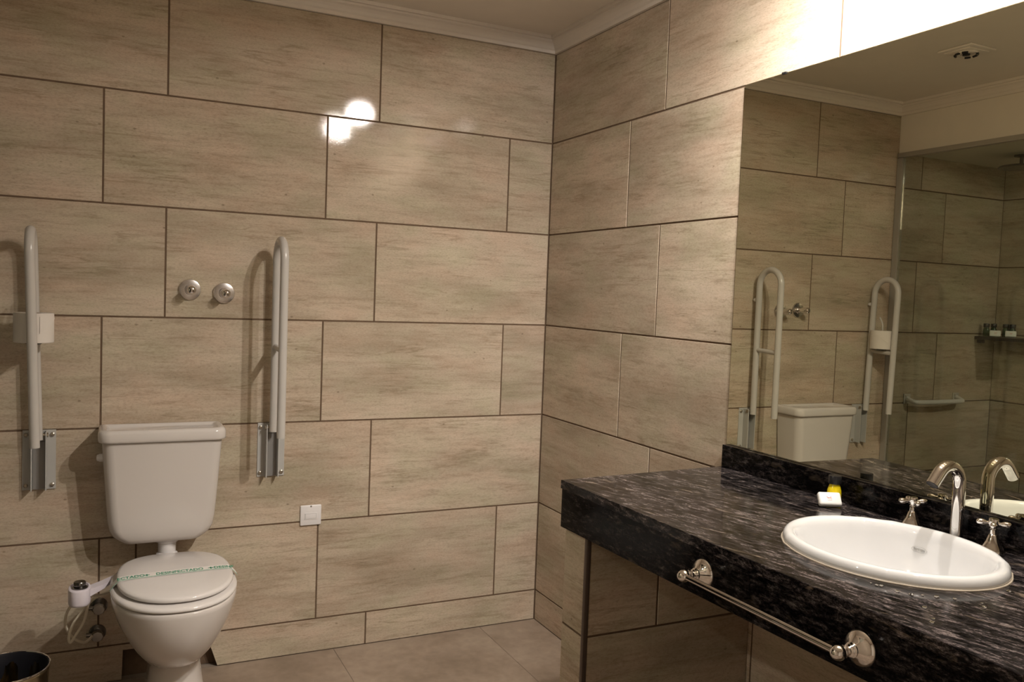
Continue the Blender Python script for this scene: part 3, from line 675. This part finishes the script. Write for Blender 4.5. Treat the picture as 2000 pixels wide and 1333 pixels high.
# maker's mark on the far inner wall of the basin
def basin_pt(a, s_):
    for (s0, z0, k0), (s1, z1, k1) in zip(prof, prof[1:]):
        if s0 >= s_ >= s1:
            f = (s0-s_)/(s0-s1+1e-9); return Vector((s_*SA*math.cos(a), s_*SB*math.sin(a), z0+(z1-z0)*f))
a0 = math.radians(16); s0 = .835
P0 = basin_pt(a0, s0); dt = (basin_pt(a0-.05, s0)-P0).normalized(); dn = (basin_pt(a0, s0+.01)-P0).normalized(); nz = dt.cross(dn).normalized()
mx = Matrix(((dt.x, dn.x, nz.x, P0.x), (dt.y, dn.y, nz.y, P0.y), (dt.z, dn.z, nz.z, P0.z), (0, 0, 0, 1)))
off = Matrix.Translation((0, 0, .0012))
text_mesh('ferrum', .0085, M['greyprint'], sk, mx @ off, name='maker_mark')
ov = MB(); ov.tube([mx @ Vector((.0165*math.cos(a), .0055*math.sin(a), .0012)) for a in [2*PI*i/40 for i in range(41)]], .0003, 5, cap=False); ov.build('mark_outline', M['greyprint'], sk)

# ------------------------------------------------------------ tap set
fx = thing('faucet_spout', 'tall chrome gooseneck faucet spout behind the sink', 'faucet', (-.050, -1.960, ZTOP))
arc = [(0, 0, .0005), (0, 0, .03), (0, 0, .06), (0, 0, .09), (0, 0, .112)]
arc = [Vector(p) for p in arc]
cxr = .037
for k in range(1, 15):
    a = PI*k/14*.80; arc.append(Vector((-cxr+cxr*math.cos(a), 0, .122+cxr*1.0*math.sin(a)*1.05)))
last = arc[-1]; d_ = (arc[-1]-arc[-2]).normalized(); arc += [last+d_*.012, last+d_*.026]
rad = [.0130]*5+[.0129]*14+[.0127, .0126]
MB().tube(arc, rad, 26, cap=True).build('spout', M['chrome'], fx, auto=50)
MB().lathe([(.021, .0003), (.021, .003), (.017, .0055), (.0148, .007)], n=28).build('base_flange', M['chrome'], fx)
e_ = arc[-1]; MB().lathe([(.0115, .0), (.0115, .0006), (.001, .0007)], tuple(e_), tuple(d_), 24).build('aerator', M['black'], fx)
def handle(label, y, rz, x=-.052):
    h_ = thing('cross_tap', label, 'tap', (x, y, ZTOP), rz, 'cross handles beside the spout')
    MB().lathe([(.024, .0003), (.0245, .003), (.0225, .008), (.0175, .015), (.0125, .024), (.0095, .033), (.0085, .036)], n=32).build('bell_base', M['chrome'], h_)
    MB().lathe([(.0085, .036), (.0062, .038), (.0055, .046), (.0070, .048), (.0050, .051)], n=24).build('stem', M['chrome'], h_)
    cr = MB().lathe([(.0050, .051), (.0085, .053), (.0095, .058), (.0100, .066), (.0090, .069), (.001, .0695)], n=24)
    for k in range(4):
        a = PI/2*k; d0 = Vector((math.cos(a), math.sin(a), 0))
        cr.lathe([(.0035, .006), (.0032, .012), (.0048, .015), (.0062, .019), (.0066, .024), (.0058, .028), (.0035, .0305), (.0008, .0312)], (0, 0, .0595), tuple(d0), 16)
    cr.build('cross_handle', M['chrome'], h_)
    return h_
handle('chrome cross handle left of the gooseneck spout', -1.853, math.radians(62))
handle('chrome cross handle right of the gooseneck spout', -2.042, math.radians(34))

# toiletries on the counter
bottle('small bottle of yellow gel with black cap behind the soap on the counter', M['yellow'], M['black'], (-.058, -1.636, ZTOP+.0003))
bpy.context.view_layer.update()
soap('white wrapped soap bar with red emblem leaning on the yellow bottle', (-.0845, -1.6445, ZTOP+.0125), (math.radians(50), 0, math.radians(-27)))

# water drops on counter and rim
wd = MB(); rnd = random.Random(3)
dp_ = [(-.444, -2.09), (-.436, -2.136), (-.426, -2.153), (-.41, -2.164), (-.394, -2.178), (-.373, -2.195), (-.457, -2.205), (-.486, -2.243), (-.502, -2.253), (-.348, -2.225), (-.362, -2.239), (-.249, -2.203), (-.443, -2.101), (-.438, -2.106), (-.425, -2.156), (-.395, -2.182)]
dp_ = [(SKX+(x-SKX)*1.03, SKY+(y-SKY)*1.03) for x, y in dp_]
for x, y in dp_+[(-.04+rnd.uniform(-.01, .01), -1.9+rnd.uniform(-.04, .04)) for _ in range(3)]:
    r_ = rnd.uniform(.0020, .0042); wd.lathe([(r_, 0), (r_*.93, r_*.25), (r_*.70, r_*.48), (r_*.35, r_*.62), (r_*.02, r_*.66)], (x, y, ZTOP+.0004), 'z', 14)
tag(wd.build('water_drops', M['water'], auto=80), 'scattered clear water drops on the granite around the sink', 'water', kind='stuff')

# ------------------------------------------------------------ ceiling fittings
def downlight(label, x, y, z):
    t = thing('ceiling_downlight', label, 'downlight', (x, y, z), 0, 'recessed ceiling downlights')
    MB().lathe([(.046, -.0005), (.046, -.004), (.040, -.0065), (.034, -.004), (.030, -.002)], n=36, cap0=False, cap1=False).build('trim_ring', M['chrome'], t)
    MB().lathe([(.030, -.0015), (.029, -.0025), (.001, -.003)], n=32, cap0=False).build('lens', M['lens'], t)
    return t
downlight('recessed downlight above the far half of the mirror', -.33, -1.78, ZC)
downlight('recessed downlight above the near half of the mirror', -.33, -2.30, ZC)
downlight('recessed downlight in the shower bulkhead', -2.55, -1.78, ZS)
t = thing('ceiling_vent', 'square white ceiling extractor vent with round louvres, seen in the mirror', 'vent', (-1.445, -.79, ZC))
v_ = MB(); v_.box(-.075, .075, -.075, .075, -.008, -.0005, .003); v_.build('cover', M['cornice'], t)
MB().box(-.058, .058, -.058, .058, -.014, -.008, .003).build('raised_panel', M['cornice'], t)
v_ = MB()
for r_ in (.024, .034, .044): v_.lathe([(r_, -.014), (r_, -.019), (r_-.004, -.019), (r_-.004, -.014)], n=32, cap0=False, cap1=False)
v_.build('louvre_ring', M['cornice'], t)
v_ = MB()
for a in range(8):
    if a % 4 in (0, 1, 3): v_.tube([(.041*math.cos(2*PI*(a+k/6)/8), .041*math.sin(2*PI*(a+k/6)/8), -.0205) for k in range(5)], .0050, 8)
v_.lathe([(.014, -.0141), (.014, -.0230), (.001, -.0240)], n=20)
v_.build('dark_slot', M['black'], t)
for o in list(bpy.data.objects):
    if o.type == 'MESH' and not o.parent and 'label' not in o: print('UNTAGGED', o.name)
